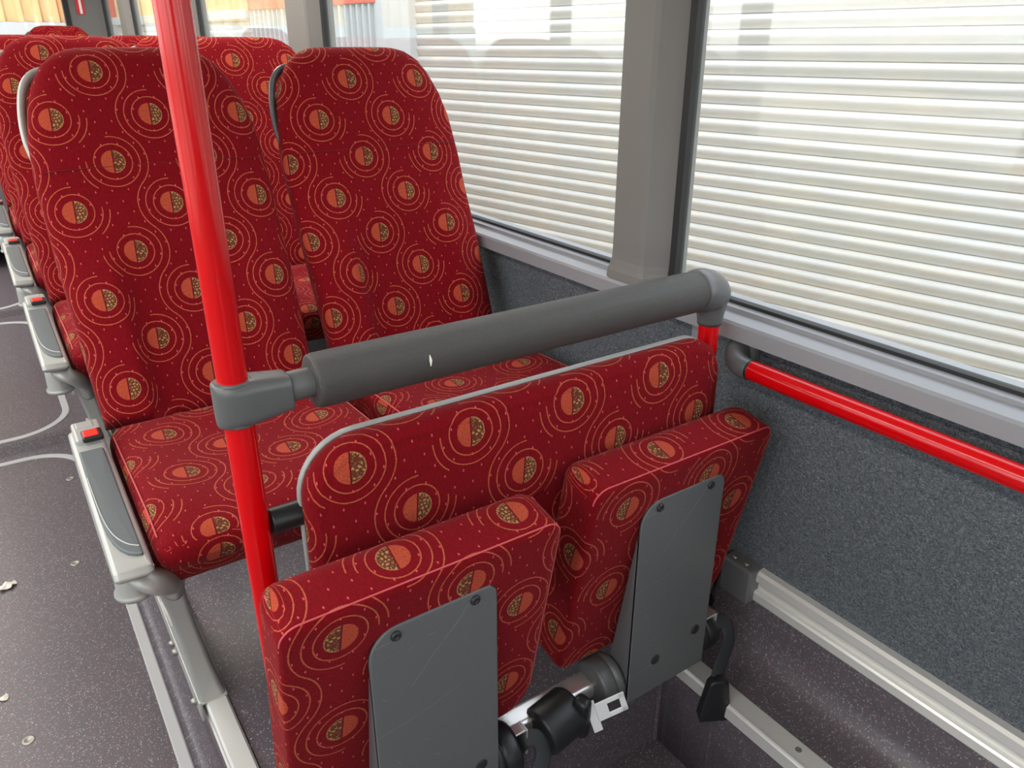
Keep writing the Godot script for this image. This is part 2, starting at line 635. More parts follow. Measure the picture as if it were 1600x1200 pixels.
var mesh_back: ArrayMesh
var mesh_back_window: ArrayMesh
var mesh_cushion: ArrayMesh
func back_point(x: float, s: float, lift := 0.0) -> Vector3:
	return Vector3(x, s, back_front(x, s) + lift)
func make_seat(called: String, label: String, at: Vector3, aisle: bool, group: String) -> Node3D:
	var t := thing(called, label, "seat", at, group)
	# backrest leans back about its foot
	var b := part(t, "backrest", mesh_back if aisle else mesh_back_window, M.cloth, Vector3(0, 0.435, 0.0))
	b.rotation.x = -BACK_TILT
	var path := []
	for k in 25:
		var x := lerpf(-0.222, 0.222, k / 24.0)
		path.append(back_point(x, 0.53, -0.0006 - 0.010 * pow(absf(x) / 0.222, 10.0)))
	part(b, "seam", tube(path, 0.0008, 6), M.seam_dark)
	for sd in [-1.0, 1.0]:
		var pp := []
		for k in 14:
			pp.append(back_point(sd * 0.104, lerpf(0.02, 0.36, k / 13.0), -0.0006))
		part(b, "seam", tube(pp, 0.0014, 6), M.seam_dark)
	var sh := pillow(rounded(-0.212, 0.02, 0.212, 0.752, [0.03, 0.03, 0.11, 0.11]), [Vector2(0.02, -0.128), Vector2(0.004, -0.118), Vector2(0.0, -0.104), Vector2(0.0, -0.085)])
	part(b, "back_shell", sh, M.plate)
	# hand grip on the aisle side of the shoulder
	var hg := smooth_path([Vector3(-0.150, 0.752, -0.062), Vector3(-0.186, 0.742, -0.056), Vector3(-0.211, 0.712, -0.052), Vector3(-0.225, 0.660, -0.050), Vector3(-0.229, 0.605, -0.050), Vector3(-0.222, 0.560, -0.056)], 5)
	part(b, "grab_handle", tube(hg, 0.007, 12, 1.6, Vector3.RIGHT), M.silver if aisle else M.grey)
	# cushion
	var c := part(t, "cushion", mesh_cushion, M.cloth, Vector3(0, 0.392, 0.262))
	for sd in [-1.0, 1.0]:
		var q := []
		for k in 12:
			var z := lerpf(-0.20, 0.205, k / 11.0)
			q.append(Vector3(sd * 0.2225, 0.0535 + 0.010 * smoothstep(-0.25, 0.14, z) - 0.016 * smoothstep(0.12, 0.25, z), z))
		part(c, "seam", tube(q, 0.0016, 6), M.seam)
	part(t, "seat_pan", rbox(Vector3(0.42, 0.03, 0.36), 0.01, Vector3(0, 0.32, 0.20)), M.black)
	if not aisle:
		part(t, "pedestal", rbox(Vector3(0.09, 0.31, 0.06), 0.012, Vector3(0.08, 0.156, 0.12)), M.black)
	if aisle:
		console(t)
		leg(t)
	return t

func console(t: Node3D) -> void:
	# side unit between the cushion and the aisle: a shallow tray with belt buckle and arm pad
	var poly := PackedVector2Array()
	for p in smooth_path([Vector3(0.03, 0.405, 0), Vector3(0.12, 0.392, 0), Vector3(0.30, 0.386, 0), Vector3(0.43, 0.397, 0), Vector3(0.50, 0.409, 0), Vector3(0.523, 0.419, 0), Vector3(0.520, 0.430, 0), Vector3(0.50, 0.438, 0), Vector3(0.36, 0.450, 0), Vector3(0.14, 0.462, 0), Vector3(0.045, 0.467, 0), Vector3(0.022, 0.455, 0)], 3):
		poly.append(Vector2(p.x, p.y))
	var th := 0.029
	var c := part(t, "side_console", pillow(poly, [Vector2(0.009, -th), Vector2(0.003, -th + 0.004), Vector2(0.0, -th + 0.010), Vector2(0.0, th - 0.008), Vector2(0.003, th - 0.002), Vector2(0.007, th)]), M.silver, Vector3(-0.268, 0, 0))
	c.rotation.y = -PI / 2
	# pad: x here is along the unit, drawn in (z, x)
	var pad := PackedVector2Array([Vector2(0.14, -0.021), Vector2(0.22, -0.022), Vector2(0.30, -0.0222), Vector2(0.38, -0.0215), Vector2(0.42, -0.0195), Vector2(0.45, -0.0155), Vector2(0.472, -0.009), Vector2(0.487, 0.0), Vector2(0.494, 0.009), Vector2(0.497, 0.017), Vector2(0.495, 0.020), Vector2(0.3, 0.020), Vector2(0.142, 0.020), Vector2(0.139, 0.017), Vector2(0.139, -0.018)])
	var pm := part(t, "arm_pad", pillow(pad, [Vector2(0, -0.02), Vector2(0, 0.003), Vector2(0.001, 0.005), Vector2(0.003, 0.0065)]), M.pad, Vector3.ZERO, "dark grey arm pad")
	pm.basis = Basis(Vector3(0, -0.066, 0.998), Vector3(1, 0, 0), Vector3(0, 0.998, 0.066))
	pm.position = Vector3(-0.268, 0.4715, 0)
	# inner lip of the pad
	var lip := smooth_path([Vector3(-0.2885, 0.4622, 0.24), Vector3(-0.2865, 0.4543, 0.36), Vector3(-0.280, 0.4500, 0.425), Vector3(-0.266, 0.4475, 0.462), Vector3(-0.250, 0.4465, 0.478)], 5)
	part(pm, "pad_lip", tube(lip, 0.0012, 6), M.silver).transform = pm.transform.affine_inverse()
	var blk := part(t, "buckle_housing", rbox(Vector3(0.050, 0.026, 0.086), 0.006, Vector3(-0.264, 0.464, 0.062)), M.silver)
	part(blk, "cover_panel", rbox(Vector3(0.030, 0.004, 0.028), 0.0018, Vector3(-0.266, 0.4772, 0.042)), M.silver)
	var bk := part(t, "belt_buckle", rbox(Vector3(0.036, 0.012, 0.040), 0.004, Vector3(-0.259, 0.4745, 0.092)), M.black)
	part(bk, "release_button", rbox(Vector3(0.027, 0.008, 0.030), 0.003, Vector3(-0.261, 0.4785, 0.093)), M.button, Vector3.ZERO, "red release button")
	# pivot boss under the front of the unit
	part(t, "pivot_boss", lathe([Vector2(0.020, 0.327), Vector2(0.029, 0.328), Vector2(0.031, 0.332), Vector2(0.031, 0.337), Vector2(0.027, 0.340), Vector2(0.026, 0.375), Vector2(0.024, 0.40)], Vector3(-0.268, 0, 0.425)), M.silver)
	# arm that carries the unit round under the corner of the cushion to the leg
	var arm := smooth_path([Vector3(-0.268, 0.412, 0.46), Vector3(-0.262, 0.404, 0.495), Vector3(-0.242, 0.388, 0.500), Vector3(-0.222, 0.366, 0.475), Vector3(-0.214, 0.342, 0.435), Vector3(-0.212, 0.31, 0.41)], 5)
	var rr := []
	for k in arm.size():
		rr.append(lerpf(0.0105, 0.019, float(k) / (arm.size() - 1)))
	part(t, "console_arm", tube(arm, rr, 18, 1.6, Vector3.UP), M.silver)
func leg(t: Node3D) -> void:
	var b := MB.new()
	# ring of a rounded rectangle at height y: x0..x1, z0..z1
	var rows := [[0.365, -0.248, -0.186, 0.34, 0.448], [0.335, -0.242, -0.188, 0.34, 0.438], [0.30, -0.234, -0.192, 0.338, 0.422], [0.25, -0.226, -0.190, 0.33, 0.405], [0.18, -0.217, -0.182, 0.30, 0.393], [0.10, -0.210, -0.172, 0.24, 0.386], [0.04, -0.206, -0.162, 0.16, 0.386], [0.018, -0.206, -0.157, 0.05, 0.390], [0.010, -0.206, -0.156, -0.02, 0.392]]
	var rings := []
	for w in rows:
		var r := minf((w[2] - w[1]) * 0.24, 0.010)
		var poly := rounded(w[1], w[3], w[2], w[4], [r, r, r, r], 5)
		var ring := []
		for p in poly:
			ring.append(Vector3(p.x, w[0], p.y))
		rings.append(ring)
	b.loft(rings, [], true, true)
	var l := part(t, "leg", b.done(), M.silver)
	# foot: a saddle over the mounting rail
	part(l, "foot_plate", rbox(Vector3(0.052, 0.007, 0.50), 0.003, Vector3(-0.180, 0.0125, 0.142)), M.silver)
	part(l, "foot_lip", rbox(Vector3(0.005, 0.045, 0.50), 0.002, Vector3(-0.2055, -0.006, 0.142)), M.silver)
	for z in [0.165, 0.195, 0.355]:
		part(l, "bolt", lathe([Vector2(0.003, -0.010), Vector2(0.0065, -0.008), Vector2(0.008, -0.003), Vector2(0.008, 0.003)], Vector3(-0.208, -0.006, z), 14, 0), M.steel)

# ------------------------------------------------------------------ the folding seats
func folding_seat(at: Vector3, label: String, off: Vector2) -> Node3D:
	var t := thing("bus_seat_folding", label, "seat", at)
	var tilt := 0.20
	var w := 0.206
	var h := 0.430
	var outline := rounded(-w, 0, w, h, [0.030, 0.055, 0.026, 0.026], 8)
	var cu := part(t, "cushion", pillow(outline, [Vector2(0.014, -0.088), Vector2(0.008, -0.084), Vector2(0.002, -0.072), Vector2(0.0, -0.060), Vector2(0.0, -0.010), Vector2(0.002, -0.0045), Vector2(0.006, -0.0015), Vector2(0.012, 0.0), Vector2(0.02, 0.0005)], -1.0, off), M.cloth, Vector3(0, -0.022, -0.073))
	cu.rotation.x = tilt
	# welts where the panels of the cover are sewn together
	var edge := []
	for k in range(17, 37):
		if k == 18 or k < outline.size():
			edge.append(Vector3(outline[k].x * 0.992, outline[k].y - 0.0012, -0.0048))
	part(cu, "seam", tube(edge, 0.0013, 6), M.seam)
	for sd in [-1.0, 1.0]:
		part(cu, "seam", tube([Vector3(sd * (w - 0.0085), h - 0.0085, -0.006), Vector3(sd * (w - 0.0085), h - 0.0085, -0.070)], 0.0013, 6), M.seam)
	# steel plate that carries the seat
	var pl := part(t, "hinge_plate", pillow(rounded(-0.097, -0.092, 0.098, 0.333, [0.003, 0.003, 0.018, 0.045], 6), [Vector2(0, -0.004), Vector2(0, 0.0), Vector2(0.0012, 0.0014), Vector2(0.003, 0.0016)]), M.worn_plate, Vector3.ZERO)
	var fl := part(pl, "flange", pillow(PackedVector2Array([Vector2(-0.064, -0.088), Vector2(-0.001, -0.090), Vector2(-0.001, 0.262), Vector2(-0.006, 0.262)]), [Vector2(0, -0.0015), Vector2(0, 0.0015)]), M.plate, Vector3(-0.0955, 0, 0))
	fl.rotation.y = -PI / 2
	fl.basis = Basis(Vector3(0, 0, 1), Vector3(0, 1, 0), Vector3(-1, 0, 0))
	for q in [Vector2(-0.058, 0.318), Vector2(0.062, 0.320)]:
		part(pl, "screw", lathe([Vector2(0.0075, 0.0), Vector2(0.0075, 0.002), Vector2(0.0055, 0.004), Vector2(0.0035, 0.0042), Vector2(0.003, 0.0025)], Vector3(q.x, q.y, 0.0014), 14, 2), M.dark_screw)
	for q in [Vector2(-0.035, -0.018), Vector2(0.066, 0.002)]:
		part(pl, "bolt_cap", lathe([Vector2(0.0105, 0.0), Vector2(0.0105, 0.001), Vector2(0.009, 0.0022), Vector2(0.003, 0.0026)], Vector3(q.x, q.y, 0.0014), 18, 2), M.dark_screw)
	# drums of the folding spring, either side of the plate
	for sd in [-1.0, 1.0]:
		var d := part(t, "hinge_drum", lathe([Vector2(0.030, 0.0), Vector2(0.042, 0.002), Vector2(0.046, 0.008), Vector2(0.046, 0.016), Vector2(0.041, 0.019), Vector2(0.041, 0.022), Vector2(0.046, 0.025), Vector2(0.046, 0.045), Vector2(0.042, 0.052), Vector2(0.020, 0.054)], Vector3.ZERO, 28, 0), M.grey if sd < 0 else M.black, Vector3(sd * 0.098, -0.055, -0.045))
		if sd < 0:
			d.scale = Vector3(-1, 1, 1)
			d.rotation.x = 0.0
	return t

func belt_buckle(at: Vector3, label: String) -> void:
	var t := thing("seat_belt_buckle", label, "seat belt", at)
	# steel bracket on the bar, webbing loop, buckle hanging at its end
	part(t, "bracket", rbox(Vector3(0.052, 0.004, 0.022), 0.0015, Vector3(-0.022, 0.008, 0)), M.chrome)
	part(t, "bracket", rbox(Vector3(0.004, 0.055, 0.024), 0.0015, Vector3(0.006, -0.018, 0.0)), M.chrome)
	var strap := smooth_path([Vector3(-0.012, -0.034, 0.002), Vector3(0.004, -0.012, 0.010), Vector3(0.026, -0.018, 0.020), Vector3(0.022, -0.044, 0.036), Vector3(-0.018, -0.062, 0.056), Vector3(-0.045, -0.082, 0.070)], 6)
	part(t, "webbing", tube(strap, 0.0030, 10, 5.0, Vector3(1, 0.6, 0)), M.web)
	var b := part(t, "buckle", pillow(PackedVector2Array([Vector2(-0.030, -0.10), Vector2(0.026, -0.10), Vector2(0.030, -0.085), Vector2(0.020, 0.0), Vector2(0.010, 0.010), Vector2(-0.010, 0.010), Vector2(-0.018, 0.0), Vector2(-0.033, -0.085)]), [Vector2(0.004, -0.011), Vector2(0.0, -0.008), Vector2(0.0, 0.008), Vector2(0.004, 0.011)]), M.black, Vector3(-0.047, -0.085, 0.074))
	b.rotation = Vector3(0.06, -0.55, 0.05)

# ------------------------------------------------------------------ outside
func facade_point(along: float, y: float, out := 0.0) -> Vector3:
	# facade at an angle of ten degrees to the bus
	return Vector3(0.984, 0, -0.18) * (4.0 - out) + Vector3(-0.18, 0, -0.984) * along + Vector3(0, y, 0)
func facade_basis() -> Basis:
	# x runs along the facade towards the rear, y up, z towards the bus
	return Basis(Vector3(-0.18, 0, -0.984), Vector3.UP, Vector3(-0.984, 0, 0.18))
func slat_mesh(length: float, hgt: float) -> ArrayMesh:
	var b := MB.new()
	var prof := []
	for k in 15:
		var a := float(k) / 14
		prof.append(Vector2(sin(pow(a, 1.6) * PI) * 0.0165 + 0.001 * a, a * hgt * 0.965))
	prof.append(Vector2(-0.006, hgt * 0.97))
	prof.append(Vector2(-0.006, hgt))
	prof.append(Vector2(-0.012, hgt))
	prof.append(Vector2(-0.012, 0))
	var rings := []
	for x in [0.0, length]:
		var ring := []
		for p in prof:
			ring.append(Vector3(x, p.y, p.x))
		rings.append(ring)
	for r in rings:
		r.reverse()
	b.loft(rings, [], true, true)
	return b.done()
func ribbed(length: float, hgt: float, pitch: float, deep: float) -> ArrayMesh:
	var b := MB.new()
	var n := int(length / pitch)
	var a := []
	var c := []
	for k in n:
		for q in [[0.0, 0.0], [0.5, 0.0], [0.62, 1.0], [0.88, 1.0]]:
			var x: float = (k + q[0]) * pitch
			a.append(Vector3(x, 0, q[1] * deep)); c.append(Vector3(x, hgt, q[1] * deep))
	a.append(Vector3(n * pitch, 0, 0)); c.append(Vector3(n * pitch, hgt, 0))
	a.append(Vector3(n * pitch, 0, -0.05)); c.append(Vector3(n * pitch, hgt, -0.05))
	a.append(Vector3(0, 0, -0.05)); c.append(Vector3(0, hgt, -0.05))
	b.loft([a, c], [], true, true)
	return b.done(true)
func shutter(from: float, to: float, top: float, label: String) -> void:
	var t := thing("roller_shutter", label, "shutter", facade_point(from, -0.3))
	t.basis = facade_basis()
	var m := slat_mesh(to - from, 0.075)
	var n := int((top + 0.3) / 0.075)
	for k in n:
		part(t, "slat", m, M.slat, Vector3(0, k * 0.075, 0))

# ------------------------------------------------------------------ build
func _ready() -> void:
	# camera
	var cam := Camera3D.new()
	cam.name = "camera"
	cam.fov = rad_to_deg(2.0 * atan(600.0 / 1200.0))
	cam.position = CAM
	cam.rotation_order = EULER_ORDER_YXZ
	cam.rotation = Vector3(deg_to_rad(-23.77), deg_to_rad(-34.2), 0)
	cam.near = 0.02
	add_child(cam)
	cam.current = true
	# sky, exposure
	var env := Environment.new()
	var sky := Sky.new()
	var sm := ProceduralSkyMaterial.new()
	sm.sky_top_color = Color(0.86, 0.89, 0.93)
	sm.sky_horizon_color = Color(0.97, 0.97, 0.95)
	sm.ground_bottom_color = Color(0.5, 0.47, 0.43)
	sm.ground_horizon_color = Color(0.8, 0.78, 0.74)
	sm.sky_energy_multiplier = 1.75
	sm.ground_energy_multiplier = 1.0
	sky.sky_material = sm
	env.background_mode = Environment.BG_SKY
	env.sky = sky
	env.tonemap_mode = Environment.TONE_MAPPER_LINEAR
	env.tonemap_exposure = 1.58
	env.sdfgi_enabled = true; env.ssao_enabled = true; env.ssil_enabled = true
	var we := WorldEnvironment.new()
	we.name = "world_environment"
	we.environment = env
	add_child(we)
	materials()
	mesh_back = backrest_mesh(Vector2(-0.275, 0.15))
	mesh_back_window = backrest_mesh(Vector2(0.505, -0.005))
	mesh_cushion = cushion_mesh()
	ceiling_lights()
	shell()
	floors()
	window_wall()
	outside()
	seats()
	folding()
	rails()
	small_things()

func ceiling_lights() -> void:
	for xx in [-0.72, 0.66]:
		for k in 4:
			var zc := 1.3 - 2.3 * k
			if k < 2 and xx > 0:
				continue
			var side := "window" if xx > 0 else "far"
			var which: String = ["over the open bay", "over the first seats", "over the middle rows", "over the rear rows"][k]
			var t := thing("ceiling_light", "long white ceiling light on the %s side %s" % [side, which], "ceiling light", Vector3(xx, 2.2, zc), "ceiling lights")
			part(t, "housing", rbox(Vector3(0.20, 0.03, 2.1), 0.008, Vector3(0, -0.015, 0)), M.panel)
			part(t, "diffuser", rbox(Vector3(0.15, 0.012, 2.04), 0.005, Vector3(0, -0.033, 0)), M.lamp)
			var l := AreaLight3D.new()
			l.name = "light"
			l.area_size = Vector2(0.15, 2.0)
			l.light_energy = 1.5
			l.light_color = Color(1.0, 0.97, 0.93)
			l.shadow_enabled = true
			l.area_range = 12.0
			l.position = Vector3(0, -0.045, 0)
			l.rotation = Vector3(-PI / 2, 0, 0)
			t.add_child(l)

func shell() -> void:
	var c := structure("ceiling", "plain off-white ceiling of the bus")
	part(c, "roof_panel", box(Vector3(-1.35, 2.2, -7.8), Vector3(1.25, 2.3, 7.3)), M.ceiling)
	# far side wall with its own windows
	var w := structure("wall_left", "aisle-side wall of the bus with large windows")
	part(w, "lower_wall", box(Vector3(-1.33, -0.1, -7.8), Vector3(-1.25, 0.95, 7.3)), M.panel)
	part(w, "upper_wall", box(Vector3(-1.33, 1.98, -7.8), Vector3(-1.25, 2.2, 7.3)), M.panel)
	for z in [-7.7, -6.4, -4.7, -3.0, -1.3, 0.4]:
		part(w, "pillar", box(Vector3(-1.33, 0.95, z - 0.07), Vector3(-1.25, 1.98, z + 0.07)), M.pillar)
	var gz := [-7.7, -6.4, -4.7, -3.0, -1.3, 0.4, 2.1, 3.8, 5.5, 7.2]
	part(w, "light_block_panel", box(Vector3(-1.33, 0.95, 2.1), Vector3(-1.25, 1.98, 7.2)), M.panel)  # unseen solid panel, added to keep light from the front off the seats
	for k in 6:
		part(w, "pane", box(Vector3(-1.30, 0.95, gz[k] + 0.07), Vector3(-1.296, 1.98, gz[k + 1] - 0.07)), M.glass)
	# front end with windscreen
	var f := structure("wall_front", "front end of the bus with a wide windscreen")
	part(f, "lower_wall", box(Vector3(-1.33, -0.1, 7.2), Vector3(1.23, 0.85, 7.3)), M.panel)
	part(f, "upper_wall", box(Vector3(-1.33, 2.05, 7.2), Vector3(1.23, 2.2, 7.3)), M.panel)
	part(f, "pane", box(Vector3(-1.25, 0.85, 7.24), Vector3(1.15, 2.05, 7.245)), M.glass)
	# rear end
	var r := structure("wall_rear", "grey rear end of the bus with a rear window")
	part(r, "lower_wall", box(Vector3(-1.33, -0.1, -7.8), Vector3(1.23, 1.40, -7.6)), M.panel)
	part(r, "upper_wall", box(Vector3(-1.33, 2.02, -7.8), Vector3(1.23, 2.2, -7.6)), M.panel)
	part(r, "side_panel", rbox(Vector3(0.30, 0.62, 0.20), 0.012, Vector3(1.05, 1.71, -7.7)), M.pillar)
	part(r, "side_panel", rbox(Vector3(0.30, 0.62, 0.20), 0.012, Vector3(-1.15, 1.71, -7.7)), M.pillar)
	part(r, "window_frame", box(Vector3(0.865, 1.40, -7.66), Vector3(0.90, 2.02, -7.592)), M.gasket)
	part(r, "pane", box(Vector3(-1.0, 1.40, -7.7), Vector3(0.9, 2.02, -7.695)), M.glass)
	var s := thing("wall_sticker", "small red and white notice on the grey panel by the rear window", "sticker", Vector3(0.985, 1.74, -7.594))
	part(s, "backing", box(Vector3(-0.03, -0.09, -0.002), Vector3(0.03, 0.09, 0.001)), M.label_red)
	part(s, "print", box(Vector3(-0.006, -0.085, 0.001), Vector3(0.012, 0.085, 0.0018)), M.label_white)

func arc(c: Vector2, r: float, a0: float, a1: float, n := 10) -> Array:
	var o := []
	for k in n + 1:
		var a := deg_to_rad(lerpf(a0, a1, float(k) / n))
		o.append(c + Vector2(cos(a), sin(a)) * r)
	return o

func floors() -> void:
	var f := structure("floor", "dark speckled vinyl floor with raised seat platform and low steps")
	part(f, "aisle_floor", box(Vector3(-1.3, -0.12, -3.14), Vector3(1.1, 0, 7.25)), M.vinyl)
	var st := [[-3.14, 0.0], [-4.85, 0.045], [-7.7, 0.09]]
	for k in 2:
		var z0: float = st[k][0]
		var y0: float = st[k][1]
		var z1: float = st[k + 1][0]
		part(f, "step", run_x([Vector2(z0 + 0.01, y0 - 0.05), Vector2(z0 + 0.01, y0), Vector2(z0 - 0.035, y0 + 0.008), Vector2(z0 - 0.05, y0 + 0.037), Vector2(z0 - 0.06, y0 + 0.045), Vector2(z1 - 0.1, y0 + 0.045), Vector2(z1 - 0.1, y0 - 0.05)], -1.3, EDGE + 0.05), M.vinyl)
	# platform with a coved foot on the aisle side
	var prof := [Vector2(1.18, -0.1), Vector2(1.18, PLAT), Vector2(EDGE + 0.012, PLAT), Vector2(EDGE + 0.012, 0.05)]
	for k in 6:
		var a := PI / 2 * k / 5
		prof.append(Vector2(EDGE + 0.012 - 0.045 * (1.0 - cos(a)), 0.05 - 0.048 * sin(a)))
	prof.append(Vector2(EDGE - 0.036, -0.1))
	part(f, "platform", run_profile(prof, -7.7, -0.863, false), M.vinyl)
	part(f, "platform_top", box(Vector3(EDGE + 0.03, PLAT - 0.02, -7.7), Vector3(1.17, PLAT + 0.001, -0.862)), M.vinyl)
	part(f, "platform_front", box(Vector3(EDGE, 0.0, -0.90), Vector3(1.0, PLAT + 0.0005, -0.8615)), M.vinyl)
	# ledge along the wall in the open bay, coved up to the wall
	var lp := [Vector2(0.972, -0.1), Vector2(0.972, 0.245), Vector2(0.985, 0.25), Vector2(1.05, 0.25)]
	for k in 9:
		var a := PI / 2 * k / 8
		lp.append(Vector2(1.05 + 0.075 * sin(a), 0.325 - 0.075 * cos(a)))
	lp.append_array([Vector2(1.125, 0.42), Vector2(1.2, 0.42), Vector2(1.2, -0.1)])
	lp.reverse()
	part(f, "wall_ledge", run_profile(lp, -0.864, 3.2, false), M.vinyl)
	part(f, "corner_bead", rbox(Vector3(0.012, 0.24, 0.012), 0.004, Vector3(0.969, 0.12, -0.8595)), M.vinyl)
	# aluminium edgings
	var t1 := structure("trim_1", "bright aluminium mounting rail along the aisle edge of the platform")
	part(t1, "rail_top", run_profile([Vector2(EDGE, PLAT + 0.008), Vector2(EDGE + 0.004, PLAT + 0.012), Vector2(EDGE + 0.036, PLAT + 0.012), Vector2(EDGE + 0.040, PLAT + 0.008), Vector2(EDGE + 0.040, PLAT - 0.01), Vector2(EDGE, PLAT - 0.01)], -7.6, -0.862), M.alu)
	part(t1, "rail_groove", run_profile([Vector2(EDGE + 0.005, PLAT - 0.01), Vector2(EDGE + 0.03, PLAT - 0.01), Vector2(EDGE + 0.03, PLAT - 0.03), Vector2(EDGE + 0.005, PLAT - 0.03)], -7.6, -0.862), M.alu_dull)
	part(t1, "rail_foot", run_profile([Vector2(EDGE - 0.002, PLAT - 0.026), Vector2(EDGE + 0.03, PLAT - 0.026), Vector2(EDGE + 0.03, PLAT - 0.045), Vector2(EDGE + 0.002, PLAT - 0.045)], -7.6, -0.862), M.alu)
	var t2 := structure("trim_2", "pale strip edging the low aisle floor with a rounded corner")
	var p := [Vector2(0.0845, 7.1), Vector2(0.0845, 1.0), Vector2(0.0845, -1.0)]
	p.append_array(arc(Vector2(-0.0955, -2.93), 0.18, 0, -90))
	p.append(Vector2(-1.2, -3.11))
	part(t2, "strip", ribbon(p, 0.027, 0.0, 0.004), M.trim)
	var t3 := structure("trim_3", "pale strip edging the stepped aisle floor")
	p = [Vector2(-1.2, -3.215)]
	p.append_array(arc(Vector2(-0.115, -3.415), 0.20, 90, 0))
	p.append(Vector2(0.085, -4.4))
	p.append_array(arc(Vector2(-0.0955, -4.62), 0.18, 0, -90))
	p.append(Vector2(-1.2, -4.80))
	part(t3, "strip", ribbon(p, 0.027, 0.045, 0.004), M.trim)
	var t4 := structure("trim_4", "pale strip edging the topmost aisle floor")
	p = [Vector2(-1.2, -4.925)]
	p.append_array(arc(Vector2(-0.115, -5.125), 0.20, 90, 0))
	p.append(Vector2(0.085, -7.5))
	part(t4, "strip", ribbon(p, 0.027, 0.09, 0.004), M.trim)
	var t5 := structure("trim_5", "aluminium nosing on the low wall ledge")
	part(t5, "nosing", run_profile([Vector2(0.966, 0.222), Vector2(0.966, 0.249), Vector2(0.969, 0.2535), Vector2(1.012, 0.2535), Vector2(1.016, 0.251), Vector2(1.016, 0.24), Vector2(0.975, 0.222)], -0.862, 7.1), M.alu)
	part(t5, "nosing_ridge", run_profile([Vector2(0.968, 0.252), Vector2(0.9695, 0.2555), Vector2(0.973, 0.2555), Vector2(0.975, 0.252)], -0.862, 7.1), M.alu)
	for z in [-0.54, 0.2, 1.0]:
		part(t5, "screw", lathe([Vector2(0.006, 0.0), Vector2(0.006, 0.0008), Vector2(0.003, 0.0012), Vector2(0.0022, 0.0002)], Vector3(0.994, 0.2535, z), 14), M.steel)

func run_x(prof: Array, x0: float, x1: float) -> ArrayMesh:
	# profile in (z, y) run along x
	var b := MB.new()
	var rings := []
	for x in [x0, x1]:
		var ring := []
		for p in prof:
			ring.append(Vector3(x, p.y, p.x))
		rings.append(ring)
	for r in rings:
		r.reverse()
	b.loft(rings, [], true, true)
	return b.done(true)

